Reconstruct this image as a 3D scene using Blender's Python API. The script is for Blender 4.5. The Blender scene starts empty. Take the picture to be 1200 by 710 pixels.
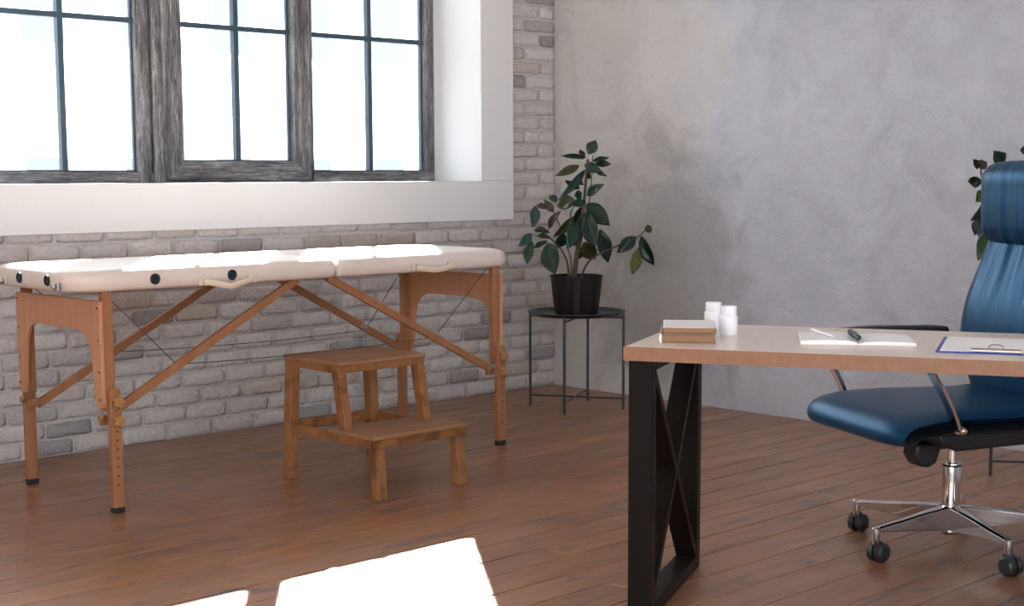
import bpy, bmesh, math, random
from mathutils import Vector, Matrix, noise, Euler
random.seed(7)
R_ = math.radians
scn = bpy.context.scene
COL = scn.collection

# ------------------------------------------------------------------ helpers
class MB:
    """collects shapes into one bmesh, then links them as ONE mesh object"""
    def __init__(s): s.bm = bmesh.new()
    def verts(s, pts): return [s.bm.verts.new(p) for p in pts]
    def hexa(s, lo, hi):
        """lo, hi: four points each (same winding, counter-clockwise from above)"""
        v = s.verts(list(lo) + list(hi))
        for f in ((3,2,1,0),(4,5,6,7),(0,1,5,4),(1,2,6,5),(2,3,7,6),(3,0,4,7)):
            s.bm.faces.new([v[i] for i in f])
        return s
    def box(s, c, d, m=None):
        x,y,z = d[0]/2, d[1]/2, d[2]/2
        q = [Vector(p) for p in ((-x,-y,-z),(x,-y,-z),(x,y,-z),(-x,y,-z),(-x,-y,z),(x,-y,z),(x,y,z),(-x,y,z))]
        if m is not None: q = [m @ p for p in q]
        q = [p + Vector(c) for p in q]
        return s.hexa(q[:4], q[4:])
    def box2(s, a, b):
        lo=[min(a[i],b[i]) for i in range(3)]; hi=[max(a[i],b[i]) for i in range(3)]
        return s.box([(lo[i]+hi[i])/2 for i in range(3)], [hi[i]-lo[i] for i in range(3)])
    def bar(s, p, q, w, t, up=(0,0,1)):
        """rectangular bar from p to q; w across, t along up-ish"""
        p=Vector(p); q=Vector(q); d=(q-p); L=d.length; d.normalize()
        side=d.cross(Vector(up)).normalized(); u=side.cross(d)
        def ring(c): return [c-side*w/2-u*t/2, c+side*w/2-u*t/2, c+side*w/2+u*t/2, c-side*w/2+u*t/2]
        s.loft([ring(p), ring(q)]); return s
    def loft(s, rings, closed=True, cap=True):
        vs=[s.verts(r) for r in rings]; n=len(rings[0])
        for a,b in zip(vs,vs[1:]):
            for i in range(n if closed else n-1):
                j=(i+1)%n
                s.bm.faces.new((a[i],a[j],b[j],b[i]))
        if cap and closed:
            s.bm.faces.new(list(reversed(vs[0]))); s.bm.faces.new(vs[-1])
        return s
    def tube(s, path, r, n=10, cap=True):
        path=[Vector(p) for p in path]; rr=r if isinstance(r,(list,tuple)) else [r]*len(path)
        ref=None; rings=[]
        for i,p in enumerate(path):
            d=(path[min(i+1,len(path)-1)]-path[max(i-1,0)]).normalized()
            if ref is None:
                ref=d.orthogonal().normalized()
            ref=(ref-d*ref.dot(d)).normalized(); b=d.cross(ref)
            rings.append([p+(ref*math.cos(2*math.pi*k/n)+b*math.sin(2*math.pi*k/n))*rr[i] for k in range(n)])
        return s.loft(rings, cap=cap)
    def lathe(s, prof, c=(0,0,0), n=32, m=None, cap=True):
        """prof: (radius, height) pairs"""
        c=Vector(c); rings=[]
        for r,h in prof:
            ring=[Vector((r*math.cos(2*math.pi*k/n), r*math.sin(2*math.pi*k/n), h)) for k in range(n)]
            if m is not None: ring=[m@p for p in ring]
            rings.append([p+c for p in ring])
        return s.loft(rings, cap=cap)
    def prism(s, poly, a, b, fn):
        """poly: 2d outline, fn(u,v,w) -> 3d point, extruded w from a to b"""
        return s.loft([[Vector(fn(u,v,a)) for u,v in poly],[Vector(fn(u,v,b)) for u,v in poly]])
    def build(s, name, m, parent=None, sharp=35, bevel=0, seg=2, subd=0):
        bm=s.bm
        bmesh.ops.recalc_face_normals(bm, faces=bm.faces)
        for f in bm.faces: f.smooth=True
        if sharp:
            for e in bm.edges:
                if len(e.link_faces)==2 and e.calc_face_angle(0)>R_(sharp): e.smooth=False
        me=bpy.data.meshes.new(name); bm.to_mesh(me); bm.free()
        o=bpy.data.objects.new(name, me); COL.objects.link(o)
        if m: me.materials.append(m)
        if bevel:
            b=o.modifiers.new('bevel','BEVEL'); b.width=bevel; b.segments=seg; b.limit_method='ANGLE'; b.angle_limit=R_(40); b.harden_normals=False
            for e in me.edges: e.use_edge_sharp=False
            w=o.modifiers.new('wn','WEIGHTED_NORMAL'); w.keep_sharp=False
        if subd:
            b=o.modifiers.new('sub','SUBSURF'); b.levels=subd; b.render_levels=subd
        if parent is not None: attach(o, parent)
        return o

ROOTM={}
def attach(o, parent):
    """parent; parts of a thing are modelled in the thing's own space"""
    o.parent=parent
def tag(o, label, cat, group=None, kind=None):
    o['label']=label; o['category']=cat
    if group: o['group']=group
    if kind: o['kind']=kind
    return o
def thing(name, label, cat, loc=(0,0,0), rz=0, group=None):
    o=bpy.data.objects.new(name, None); COL.objects.link(o)
    o.empty_display_size=.1; o.location=loc; o.rotation_euler=(0,0,rz)
    return tag(o,label,cat,group)
def structure(o, label=None):
    o['kind']='structure'
    if label: o['label']=label
    return o
def kids(o): return [c for c in bpy.data.objects if c.parent==o]
def copy_tree(o, parent=None):
    c=o.copy(); COL.objects.link(c)
    if parent is not None: c.parent=parent
    for ch in kids(o): copy_tree(ch, c)
    return c

# ------------------------------------------------------------------ materials
def mat(name, col, rough=.5, metal=0, spec=.5, **kw):
    m=bpy.data.materials.new(name); m.use_nodes=True
    b=m.node_tree.nodes['Principled BSDF']
    b.inputs['Base Color'].default_value=(*col,1); b.inputs['Roughness'].default_value=rough
    b.inputs['Metallic'].default_value=metal; b.inputs['Specular IOR Level'].default_value=spec
    for k,v in kw.items(): b.inputs[k].default_value=v
    return m
class NT:
    def __init__(s,m): s.m=m; s.t=m.node_tree; s.b=s.t.nodes['Principled BSDF']
    def n(s,t,**kw):
        x=s.t.nodes.new(t)
        for k,v in kw.items():
            if k in x.inputs: x.inputs[k].default_value=v
            else: setattr(x,k,v)
        return x
    def l(s,a,b): s.t.links.new(a,b)
    def coord(s, scale=(1,1,1), rot=(0,0,0), kind='Object'):
        tc=s.n('ShaderNodeTexCoord'); mp=s.n('ShaderNodeMapping')
        mp.inputs['Scale'].default_value=scale; mp.inputs['Rotation'].default_value=rot
        s.l(tc.outputs[kind],mp.inputs['Vector']); return mp.outputs['Vector']
    def noise(s, vec, scale, detail=4, rough=.55, dist=0):
        x=s.n('ShaderNodeTexNoise'); x.inputs['Scale'].default_value=scale; x.inputs['Detail'].default_value=detail
        x.inputs['Roughness'].default_value=rough; x.inputs['Distortion'].default_value=dist
        s.l(vec,x.inputs['Vector']); return x.outputs['Fac']
    def ramp(s, fac, stops):
        x=s.n('ShaderNodeValToRGB'); e=x.color_ramp.elements
        while len(e)<len(stops): e.new(.5)
        for k,(p,c) in zip(e,stops):
            k.position=p; k.color=(*c,1) if len(c)==3 else c
        s.l(fac,x.inputs['Fac']); return x.outputs['Color']
    def mix(s, fac, a, b, mode='MIX'):
        x=s.n('ShaderNodeMix'); x.data_type='RGBA'; x.blend_type=mode
        for sock,v in ((x.inputs[0],fac),(x.inputs[6],a),(x.inputs[7],b)):
            if hasattr(v,'is_linked') or hasattr(v,'links'): s.l(v,sock)
            elif isinstance(v,(int,float)): sock.default_value=v
            else: sock.default_value=(*v,1)
        return x.outputs[2]
    def bump(s, h, strength, dist=.01, prev=None):
        x=s.n('ShaderNodeBump'); x.inputs['Strength'].default_value=strength; x.inputs['Distance'].default_value=dist
        s.l(h,x.inputs['Height'])
        if prev is not None: s.l(prev,x.inputs['Normal'])
        s.l(x.outputs['Normal'],s.b.inputs['Normal']); return x.outputs['Normal']
    def color(s,c): s.l(c,s.b.inputs['Base Color'])
    def rough(s,c): s.l(c,s.b.inputs['Roughness'])

def wood(name, a, b, scale, axis_scale, rough=.45, bump=.15, spec=.4, coat=0):
    m=mat(name,a,rough,spec=spec); t=NT(m)
    v=t.coord(axis_scale)
    n=t.noise(v,scale,6,.6,.6); c=t.ramp(n,[(.3,a),(.7,b)]); t.color(c)
    t.bump(n,bump,.002)
    if coat: t.b.inputs['Coat Weight'].default_value=coat
    return m

def g3(r,g,b):
    f=lambda c: (c/255/12.92) if c/255<=.04045 else ((c/255+.055)/1.055)**2.4
    return (f(r),f(g),f(b))

# plaster (right wall): mottled grey stucco, warm beige patch near the corner
M_plaster=mat('grey_stucco',(.4,.39,.4),.85,spec=.2); t=NT(M_plaster)
v=t.coord()
n1=t.noise(v,1.1,6,.6,.4); n2=t.noise(v,5,8,.65,.3); n3=t.noise(v,26,8,.7)
c1=t.ramp(n1,[(.3,(.42,.435,.47)),(.52,(.50,.515,.57)),(.72,(.58,.60,.65))])
c2=t.ramp(n2,[(.32,(.44,.45,.48)),(.62,(.58,.595,.645))])
c=t.mix(.45,c1,c2)
sep=t.n('ShaderNodeSeparateXYZ'); t.l(v,sep.inputs[0])
ad=t.n('ShaderNodeMath',operation='MULTIPLY_ADD'); t.l(n1,ad.inputs[0]); ad.inputs[1].default_value=1.3; t.l(sep.outputs['Y'],ad.inputs[2])
ad2=t.n('ShaderNodeMath',operation='ADD'); t.l(ad.outputs[0],ad2.inputs[0]); ad2.inputs[1].default_value=.45
fb=t.ramp(ad2.outputs[0],[(.0,(0,0,0)),(.30,(1,1,1))])
c=t.mix(fb,c,t.mix(.65,c,(.60,.565,.51)))
n4=t.noise(v,3.1,5,.6,1.2)
st=t.ramp(n4,[(.52,(0,0,0)),(.76,(.30,.30,.30))])
c=t.mix(st,c,(.27,.25,.24))
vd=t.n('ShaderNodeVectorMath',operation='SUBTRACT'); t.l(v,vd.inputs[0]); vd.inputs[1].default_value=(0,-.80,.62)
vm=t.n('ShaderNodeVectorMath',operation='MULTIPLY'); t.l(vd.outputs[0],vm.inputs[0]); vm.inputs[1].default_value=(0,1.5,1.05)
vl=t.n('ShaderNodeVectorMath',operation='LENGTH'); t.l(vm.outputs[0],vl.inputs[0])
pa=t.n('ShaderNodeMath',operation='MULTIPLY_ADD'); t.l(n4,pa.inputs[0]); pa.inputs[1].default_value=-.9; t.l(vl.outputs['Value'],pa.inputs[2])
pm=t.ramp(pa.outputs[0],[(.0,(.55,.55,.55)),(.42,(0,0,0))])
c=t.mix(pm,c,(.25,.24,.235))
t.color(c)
h=t.mix(.5,n2,n3); bn=t.bump(h,.75,.025)
n5=t.noise(t.coord((1,1.6,1)),13,10,.75,1.8)
rd=t.ramp(n5,[(.45,(0,0,0)),(.5,(1,1,1)),(.56,(0,0,0))]); t.bump(rd,.12,.01,bn)

# whitewashed brick
M_brick=mat('whitewashed_brick',(.6,.57,.55),.8,spec=.25); t=NT(M_brick)
at=t.n('ShaderNodeAttribute'); at.attribute_name='tint'
v=t.coord(); n1=t.noise(v,14,8,.7,.4); n2=t.noise(v,60,6,.7)
w=t.ramp(n1,[(.42,(0,0,0)),(.68,(1,1,1))])
c=t.mix(t.mix(.6,(0,0,0),w),at.outputs['Color'],t.mix(.35,at.outputs['Color'],(.66,.62,.59)))
dk=t.ramp(n2,[(.30,(.80,.79,.78)),(.5,(1,1,1))]); c=t.mix(1,c,dk,'MULTIPLY'); t.color(c)
b0=t.bump(t.mix(.7,n1,t.noise(v,34,6,.62,1.5)),1.0,.016); t.bump(t.noise(v,130,4,.7),.7,.004,b0)
M_mortar=mat('pale_mortar',(.55,.52,.50),.9,spec=.15); t=NT(M_mortar)
v=t.coord(); n=t.noise(v,45,8,.7); t.color(t.ramp(n,[(.3,(.50,.48,.465)),(.7,(.62,.595,.575))])); t.bump(n,.5,.006)

# floor boards
M_floor=mat('stained_floorboards',(.2,.09,.05),.4,spec=.5,**{'Coat Weight':.22,'Coat Roughness':.24}); t=NT(M_floor)
at=t.n('ShaderNodeAttribute'); at.attribute_name='tint'
v=t.coord((.8,9,1)); vv=t.coord((.7,2.6,1))
g=t.noise(v,4,8,.65,.8); wr=t.noise(vv,2.2,6,.62,.6); sp=t.noise(t.coord((1.3,6,1)),2.4,6,.62,1.2)
base=t.ramp(g,[(.25,(.195,.084,.038)),(.5,(.285,.127,.059)),(.78,(.37,.173,.085))])
c=t.mix(1,base,at.outputs['Color'],'MULTIPLY')
c=t.mix(t.ramp(wr,[(.50,(0,0,0)),(.72,(.4,.4,.4))]),c,(.25,.145,.095))
c=t.mix(t.ramp(sp,[(.54,(0,0,0)),(.68,(.8,.8,.8))]),c,(.085,.066,.066))
t.color(c)
t.rough(t.ramp(wr,[(.35,(.30,.30,.30)),(.7,(.46,.46,.46))]))
t.bump(g,.12,.003)
M_gap=mat('board_gap',(.012,.008,.006),.95,spec=.1)

M_white=mat('white_painted_plaster',(.79,.79,.79),.6,spec=.3); t=NT(M_white)
v=t.coord(); n=t.noise(v,30,5,.6); t.bump(n,.06,.004)
M_ceil=mat('ceiling_paint',(.86,.86,.86),.9,spec=.1)

# weathered black/grey window wood
def weathered(name, sc):
    m=mat(name,(.1,.1,.1),.75,spec=.3); t=NT(m); v=t.coord(sc)
    n=t.noise(v,22,9,.8,.6); n2=t.noise(v,4,5,.6)
    f=t.mix(.35,n,n2)
    t.color(t.ramp(f,[(.34,(.014,.015,.020)),(.44,(.075,.075,.083)),(.53,(.20,.197,.20)),(.63,(.50,.49,.485))]))
    t.bump(n,.5,.004); return m
M_weath_v=weathered('weathered_wood_upright',(7,7,.55))
M_weath_h=weathered('weathered_wood_level',(.55,7,7))
M_muntin=mat('blue_black_metal',(.045,.078,.105),.5,spec=.4)
M_glass=bpy.data.materials.new('window_glass'); M_glass.use_nodes=True
nt=M_glass.node_tree; nt.nodes.clear()
out=nt.nodes.new('ShaderNodeOutputMaterial'); mx=nt.nodes.new('ShaderNodeMixShader'); tr=nt.nodes.new('ShaderNodeBsdfTransparent'); gl=nt.nodes.new('ShaderNodeBsdfGlossy'); fr=nt.nodes.new('ShaderNodeFresnel')
tr.inputs[0].default_value=(.95,.97,.98,1); gl.inputs['Roughness'].default_value=.02; fr.inputs[0].default_value=1.25
nt.links.new(fr.outputs[0],mx.inputs[0]); nt.links.new(tr.outputs[0],mx.inputs[1]); nt.links.new(gl.outputs[0],mx.inputs[2]); nt.links.new(mx.outputs[0],out.inputs[0])

M_vinyl=mat('cream_vinyl',(.74,.65,.58),.42,spec=.4); t=NT(M_vinyl); t.bump(t.noise(t.coord(),160,3,.6),.05,.001)
M_beech=wood('orange_beech',(.29,.125,.056),(.37,.170,.080),9,(3,3,.35),.42,.06)
M_ply=wood('beech_plywood',(.48,.225,.117),(.56,.28,.153),9,(4,4,.3),.42,.05)
M_pine=wood('oiled_pine',(.25,.105,.036),(.36,.165,.062),5,(3,3,.7),.5,.1)
t=NT(M_pine)
v=t.coord(); n=t.noise(v,7,5,.6,1); 
src=t.b.inputs['Base Color'].links[0].from_socket
t.color(t.mix(t.ramp(n,[(.50,(0,0,0)),(.68,(.85,.85,.85))]),src,(.105,.042,.018)))
M_pine_top=wood('oiled_pine_tread',(.27,.140,.072),(.36,.195,.105),6,(.5,4,4),.42,.06)
M_knob=mat('tan_plastic',(.36,.19,.07),.4)
M_rubber=mat('black_rubber',(.012,.012,.013),.7)
M_steel=mat('brushed_steel',(.6,.6,.6),.3,1)
M_hole=mat('navy_grommet',(.010,.016,.026),.35)
M_cord=mat('grey_cord',(.09,.075,.065),.6)
M_strap=mat('cream_strap',(.74,.62,.48),.5)
M_black=mat('black_powder_coat',(.016,.017,.019),.42,spec=.5)
M_tray=mat('dark_green_black_metal',(.014,.022,.024),.32,spec=.5)
M_pot=mat('dark_brown_plastic',(.013,.009,.009),.5,spec=.25)
M_soil=mat('soil',(.02,.013,.009),.95); t=NT(M_soil); t.bump(t.noise(t.coord(),90,5,.7),1,.01)
M_stem=mat('brown_stem',(.075,.045,.035),.7)
M_gstem=mat('green_stem',(.12,.15,.05),.6)
M_leaf=mat('glossy_leaf',(.03,.07,.03),.30,spec=.32); t=NT(M_leaf)
at=t.n('ShaderNodeAttribute'); at.attribute_name='tint'; n=t.noise(t.coord(),25,3,.5)
t.color(t.mix(1,at.outputs['Color'],t.ramp(n,[(.3,(.8,.8,.8)),(.7,(1.15,1.15,1.1))]),'MULTIPLY'))
t.bump(t.noise(t.coord(),60,3,.5),.1,.004)
M_desk=wood('pale_oak_with_sheen',(.68,.58,.49),(.76,.66,.565),5,(1,7,1),.28,.03,.6)  # light oak, with the reflection on the top greyed into its colour
M_edge=wood('shaded_oak_edge',(.26,.125,.064),(.30,.15,.080),5,(1,7,5),.45,.03)  # same oak, the shade on the edge put into a warmer, darker colour
M_deskmetal=mat('black_steel',(.008,.006,.0055),.40,spec=.10); t=NT(M_deskmetal)
n=t.noise(t.coord(),70,3,.4); t.color(t.ramp(n,[(.74,(.008,.006,.0055)),(.80,(.10,.06,.04))]))
M_paper=mat('paper',(.86,.87,.87),.7,spec=.2)
M_cover=mat('white_book_cover',(.82,.83,.84),.5)
M_tan=mat('tan_book_board',(.20,.125,.075),.6)
M_grey=mat('grey_book_spine',(.16,.15,.16),.6)
M_pages=mat('brown_page_block',(.42,.24,.13),.8); t=NT(M_pages)
t.color(t.ramp(t.noise(t.coord((1,1,120)),3,3,.5),[(.35,(.20,.105,.055)),(.65,(.33,.185,.105))]))
M_cream=mat('cream_pages',(.70,.62,.50),.8)
M_plastic=mat('white_plastic',(.84,.84,.87),.35)
M_blue=mat('blue_board',(.025,.05,.33),.4)
M_clip=mat('dull_brass_clip',(.45,.40,.33),.35,.9)
M_chrome=mat('chrome',(.62,.61,.62),.07,1)
M_pen=mat('pen_navy',(.012,.018,.03),.3)
M_leather=mat('blue_black_leather',(.004,.026,.068),.37,spec=1.0)
M_leather.node_tree.nodes['Principled BSDF'].inputs['Specular Tint'].default_value=(.12,.55,1,1); t=NT(M_leather)
n=t.noise(t.coord(),220,3,.5); t.bump(n,.08,.001)
M_shell=mat('black_plastic_shell',(.008,.009,.011),.45)
M_caster=mat('caster_plastic',(.014,.016,.02),.42)
M_facade=mat('pale_facade',(.80,.80,.80),.9,spec=.05)
M_fwin=mat('pale_facade_window',(.180,.184,.200),.6,spec=.1)
M_street=mat('pale_street',(.55,.54,.52),.9,spec=.1)

# ------------------------------------------------------------------ camera
F,CY=1688.504,400.
yaw,pit,rol=R_(46.64867),R_(6.53183),R_(-.238692)
f=Vector((math.cos(yaw)*math.cos(pit),math.sin(yaw)*math.cos(pit),-math.sin(pit)))
r=Vector((math.sin(yaw),-math.cos(yaw),0)); u=r.cross(f)
c_,s_=math.cos(rol),math.sin(rol)
r2=c_*r+s_*u; u2=-s_*r+c_*u
cam=bpy.data.cameras.new('camera'); co=bpy.data.objects.new('camera',cam); COL.objects.link(co)
M=Matrix(((r2.x,u2.x,-f.x,-5.625),(r2.y,u2.y,-f.y,-5.617),(r2.z,u2.z,-f.z,1.15),(0,0,0,1)))
co.matrix_world=M
cam.sensor_fit='HORIZONTAL'; cam.sensor_width=36; cam.lens=36*F/1200; cam.shift_y=(CY-355)/1200
cam.clip_start=.05; cam.clip_end=300
scn.camera=co

# ------------------------------------------------------------------ the setting
XL,YB,ZC=-9.0,-9.0,3.3
WX0,WX1,WZ0,WZ1=-3.40,-.562,1.127,2.62       # window reveal opening
SX0,SX1,SZ0,SZ1=-3.63,-.333,.922,2.84         # white surround, outer edge
# floor: one mesh of boards running along the brick wall
bm=bmesh.new(); ly=bm.loops.layers.float_color.new('tint')
y=-.002
while y>YB-.1:
    w=random.choice((.128,.138,.146,.155)); x=.06; first=True
    while x>XL-.2:
        L=random.uniform(3.2,5.2) if not first else random.uniform(.5,4.5)
        first=False; x2=x-L; k=random.uniform(.88,1.12); kr=random.uniform(.98,1.03)
        g=.0022; b=.0012; dz=random.uniform(-.0006,.0006)
        A=[(x-g,y-g),(x-g,y-w+g),(x2+g,y-w+g),(x2+g,y-g)]
        B=[(x-g-b,y-g-b),(x-g-b,y-w+g+b),(x2+g+b,y-w+g+b),(x2+g+b,y-g-b)]
        va=[bm.verts.new((*p,-.012)) for p in A]; vm=[bm.verts.new((*p,-.0025+dz)) for p in A]; vb=[bm.verts.new((*p,dz)) for p in B]
        fs=[bm.faces.new(list(reversed(vb)))]
        for i in range(4):
            j=(i+1)%4
            fs.append(bm.faces.new((va[j],va[i],vm[i],vm[j]))); fs.append(bm.faces.new((vm[j],vm[i],vb[i],vb[j])))
        for q in fs:
            for lp in q.loops: lp[ly]=(k*kr,k,k/kr,1)
        x=x2
    y-=w
bmesh.ops.recalc_face_normals(bm,faces=bm.faces)
n0=len(bm.faces)
vs=[bm.verts.new(p) for p in ((XL-.2,YB-.2,-.0105),(.2,YB-.2,-.0105),(.2,.4,-.0105),(XL-.2,.4,-.0105))]
q=bm.faces.new(vs); q.material_index=1
me=bpy.data.meshes.new('floor'); bm.to_mesh(me); bm.free()
me.materials.append(M_floor); me.materials.append(M_gap)
floor=bpy.data.objects.new('floor',me); COL.objects.link(floor); structure(floor,'brown stained floorboards with worn grey marks')

# wall_left: whitewashed brick with the window opening
bm=bmesh.new(); ly=bm.loops.layers.float_color.new('tint')
def quadbox(a,b,mi=1):
    v=[bm.verts.new(p) for p in ((a[0],a[1],a[2]),(b[0],a[1],a[2]),(b[0],b[1],a[2]),(a[0],b[1],a[2]),(a[0],a[1],b[2]),(b[0],a[1],b[2]),(b[0],b[1],b[2]),(a[0],b[1],b[2]))]
    for k in ((3,2,1,0),(4,5,6,7),(0,1,5,4),(1,2,6,5),(2,3,7,6),(3,0,4,7)):
        q=bm.faces.new([v[i] for i in k]); q.material_index=mi
T=.40
VX0,VX1=-6.7,-4.45
quadbox((XL,0,-.1),(VX0-.01,T,ZC)); quadbox((VX1+.01,0,-.1),(WX0-.01,T,ZC)); quadbox((VX0-.01,0,-.1),(VX1+.01,T,WZ0-.01)); quadbox((VX0-.01,0,WZ1+.01),(VX1+.01,T,ZC)); quadbox((WX1+.01,0,-.1),(.3,T,ZC))
quadbox((WX0-.01,0,-.1),(WX1+.01,T,WZ0-.01)); quadbox((WX0-.01,0,WZ1+.01),(WX1+.01,T,ZC))
pitch=.0735; row=0; z=.004
def brick(x0,x1,z0,z1,seed):
    L=x1-x0; nx=max(3,int(L/.021)); nz=4; dep=random.uniform(.008,.015)
    tilt=random.uniform(-.002,.002)
    rr=random.random()
    if rr<.07: k=random.uniform(.34,.46); tint=(k,k*.985,k*.985)
    elif rr<.17: k=random.uniform(.5,.58); tint=(k*1.05,k*.95,k*.84)
    elif rr<.26: k=random.uniform(.52,.60); tint=(k,k*.965,k*.95)
    else: k=random.uniform(.63,.71); tint=(k,k*.955,k*.93)
    g=[]
    for i in range(nx+1):
        col=[]
        for j in range(nz+1):
            u_=i/nx; w_=j/nz
            px=x0+L*u_; pz=z0+(z1-z0)*w_
            e=min(i,nx-i,j,nz-j)
            nn=noise.noise(Vector((px*11+seed,pz*11,seed*.7))); n2=noise.noise(Vector((px*38,pz*38,seed)))
            d=dep+nn*.004+n2*.0028+tilt*(w_-.5)*2
            if e==0:
                d=dep*.62+n2*.002
                px+=noise.noise(Vector((px*20,pz*20,seed+5)))*.004; pz+=noise.noise(Vector((px*22,pz*22,seed+9)))*.0035
                if (i in(0,nx)) and (j in(0,nz)):
                    px+=.004*(1 if i==0 else -1); pz+=.0035*(1 if j==0 else -1)
            col.append(bm.verts.new((px,-max(d,.001),pz)))
        g.append(col)
    fs=[]
    for i in range(nx):
        for j in range(nz): fs.append(bm.faces.new((g[i][j],g[i+1][j],g[i+1][j+1],g[i][j+1])))
    rim=[g[i][0] for i in range(nx+1)]+[g[nx][j] for j in range(1,nz+1)]+[g[i][nz] for i in range(nx-1,-1,-1)]+[g[0][j] for j in range(nz-1,0,-1)]
    back=[bm.verts.new((p.co.x,.003,p.co.z)) for p in rim]
    for i in range(len(rim)):
        j=(i+1)%len(rim); fs.append(bm.faces.new((rim[j],rim[i],back[i],back[j])))
    for q in fs:
        q.smooth=True
        for lp in q.loops: lp[ly]=(*tint,1)
while z<ZC-.02:
    x=-.004; k=0; half=(row%2==1)
    while x>-4.1:
        L=random.uniform(.195,.225)
        if half and k==0: L*=random.uniform(.45,.62)
        L=max(L,.07); x0=x-L
        zz0=z+random.uniform(-.002,.002); zz1=z+.0615+random.uniform(-.002,.002)
        segs=[(x0,x)]
        if zz1>SZ0+.075 and zz0<SZ1-.075:
            segs=[]
            if x>SX1+.002: segs.append((max(x0,SX1-.06),x))
            if x0<SX0-.002: segs.append((x0,min(x,SX0-.004)))
        for a,b in segs:
            if b-a>.03: brick(a,b,zz0,zz1,random.uniform(0,90))
        x=x0-random.uniform(.011,.016); k+=1
    z+=pitch; row+=1
me=bpy.data.meshes.new('wall_left'); bm.to_mesh(me); bm.free()
me.materials.append(M_brick); me.materials.append(M_mortar)
wl=bpy.data.objects.new('wall_left',me); COL.objects.link(wl); structure(wl,'whitewashed brick wall around the window')

# wall_right, other walls and ceiling
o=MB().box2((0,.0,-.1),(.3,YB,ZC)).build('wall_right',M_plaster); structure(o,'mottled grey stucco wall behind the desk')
o=MB().box2((XL-.2,YB-.2,ZC),(.3,T,ZC+.2)).build('ceiling',M_ceil); structure(o)
# far walls behind the camera, each with tall window openings
def windowed_wall(name, axis, piers):
    m=MB()
    def bx(a,b,z0,z1):
        if axis=='y': m.box2((a,YB-.2,z0),(b,YB,z1))
        else: m.box2((XL-.2,a,z0),(XL,b,z1))
    for a,b in piers: bx(a,b,-.1,ZC)
    for (a,b),(c,d) in zip(piers,piers[1:]):
        bx(b,c,-.1,.45); bx(b,c,ZC-.2,ZC)
    return structure(m.build(name,M_white))
windowed_wall('wall_back','y',[(-9.0,-8.6),(-6.9,-4.4),(-2.7,0.0)])
windowed_wall('wall_side','x',[(-9.0,-8.8),(-6.9,-6.7),(-4.6,0.0)])

# white surround and reveal
m=MB()
ya,yb=-.030,.012
m.box2((SX0,ya,SZ0),(SX1,yb,WZ0-.0)); m.box2((SX0,ya,WZ1),(SX1,yb,SZ1))
m.box2((SX0,ya,WZ0),(WX0,yb,WZ1)); m.box2((WX1,ya,WZ0),(SX1,yb,WZ1))
o=m.build('trim_1',M_white,bevel=.003); structure(o,'wide white surround framing the window')
m=MB()
m.box2((WX0-.02,0,WZ0-.02),(WX1+.02,T,WZ0-.001)); m.box2((WX0-.02,0,WZ1+.001),(WX1+.02,T,WZ1+.02))
m.box2((WX0-.02,0,WZ0),(WX0-.001,T,WZ1)); m.box2((WX1+.001,0,WZ0),(WX1+.02,T,WZ1))
o=m.build('trim_2',M_white); structure(o,'white sill and jambs of the window recess')

# window_1: weathered frame, three sashes, metal glazing bars, panes
win=bpy.data.objects.new('window_1',None); COL.objects.link(win); win.location=((WX0+WX1)/2,.36,WZ0)
structure(win,'wide three-light window with weathered black wooden frame')
def wb(o):
    o.parent=win; o.matrix_parent_inverse=Matrix.Translation(win.location).inverted(); o['kind']='structure'; return o
Y0,Y1=.345,.40
for nm,a,b in (('bottom',(WX0,Y0,WZ0),(WX1,Y1,WZ0+.053)),('top',(WX0,Y0,WZ1-.055),(WX1,Y1,WZ1))):
    wb(MB().box2(a,b).build('frame_rail',M_weath_h,bevel=.004))
for a,b in ((WX1-.07,WX1),(WX0,WX0+.07)):
    wb(MB().box2((a,Y0,WZ0+.053),(b,Y1,WZ1-.055)).build('frame_stile',M_weath_v,bevel=.004))
# heavy left mullion with a groove, slim right one
m=MB().box2((-2.328,Y0-.012,WZ0),(-2.268,Y1,WZ1)).box2((-2.268,Y0+.006,WZ0),(-2.25,Y1,WZ1)).box2((-2.25,Y0-.018,WZ0),(-2.203,Y1,WZ1))
wb(m.build('mullion',M_weath_v,bevel=.004))
wb(MB().box2((-1.395,Y0,WZ0),(-1.352,Y1,WZ1)).build('mullion',M_weath_v,bevel=.004))
# opening sash in the middle stands proud of the frame
sx0,sx1,sz0,sz1=-2.203,-1.385,WZ0+.008,WZ1-.02
ys=Y0-.03
def miter(m,side):
    w=.098
    if side=='b': q=[(sx0,sz0),(sx1,sz0),(sx1-w,sz0+w-.005),(sx0+w,sz0+w-.005)]
    if side=='t': q=[(sx0+w,sz1-w),(sx1-w,sz1-w),(sx1,sz1),(sx0,sz1)]
    if side=='l': q=[(sx0,sz0),(sx0+w,sz0+w-.005),(sx0+w,sz1-w),(sx0,sz1)]
    if side=='r': q=[(sx1,sz0),(sx1,sz1),(sx1-w,sz1-w),(sx1-w,sz0+w-.005)]
    return m.prism(q,ys,Y1-.01,lambda a,b,c:(a,c,b))
for sd in 'bt': wb(miter(MB(),sd).build('sash_rail',M_weath_h,bevel=.003))
for sd in 'lr': wb(miter(MB(),sd).build('sash_stile',M_weath_v,bevel=.003))
lights=[(-3.33,-2.328,WZ0+.053,WZ1-.055,-2.68),(sx0+.098,sx1-.098,sz0+.093,sz1-.098,-1.79),(-1.352,WX1-.07,WZ0+.053,WZ1-.055,-.99)]
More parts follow.
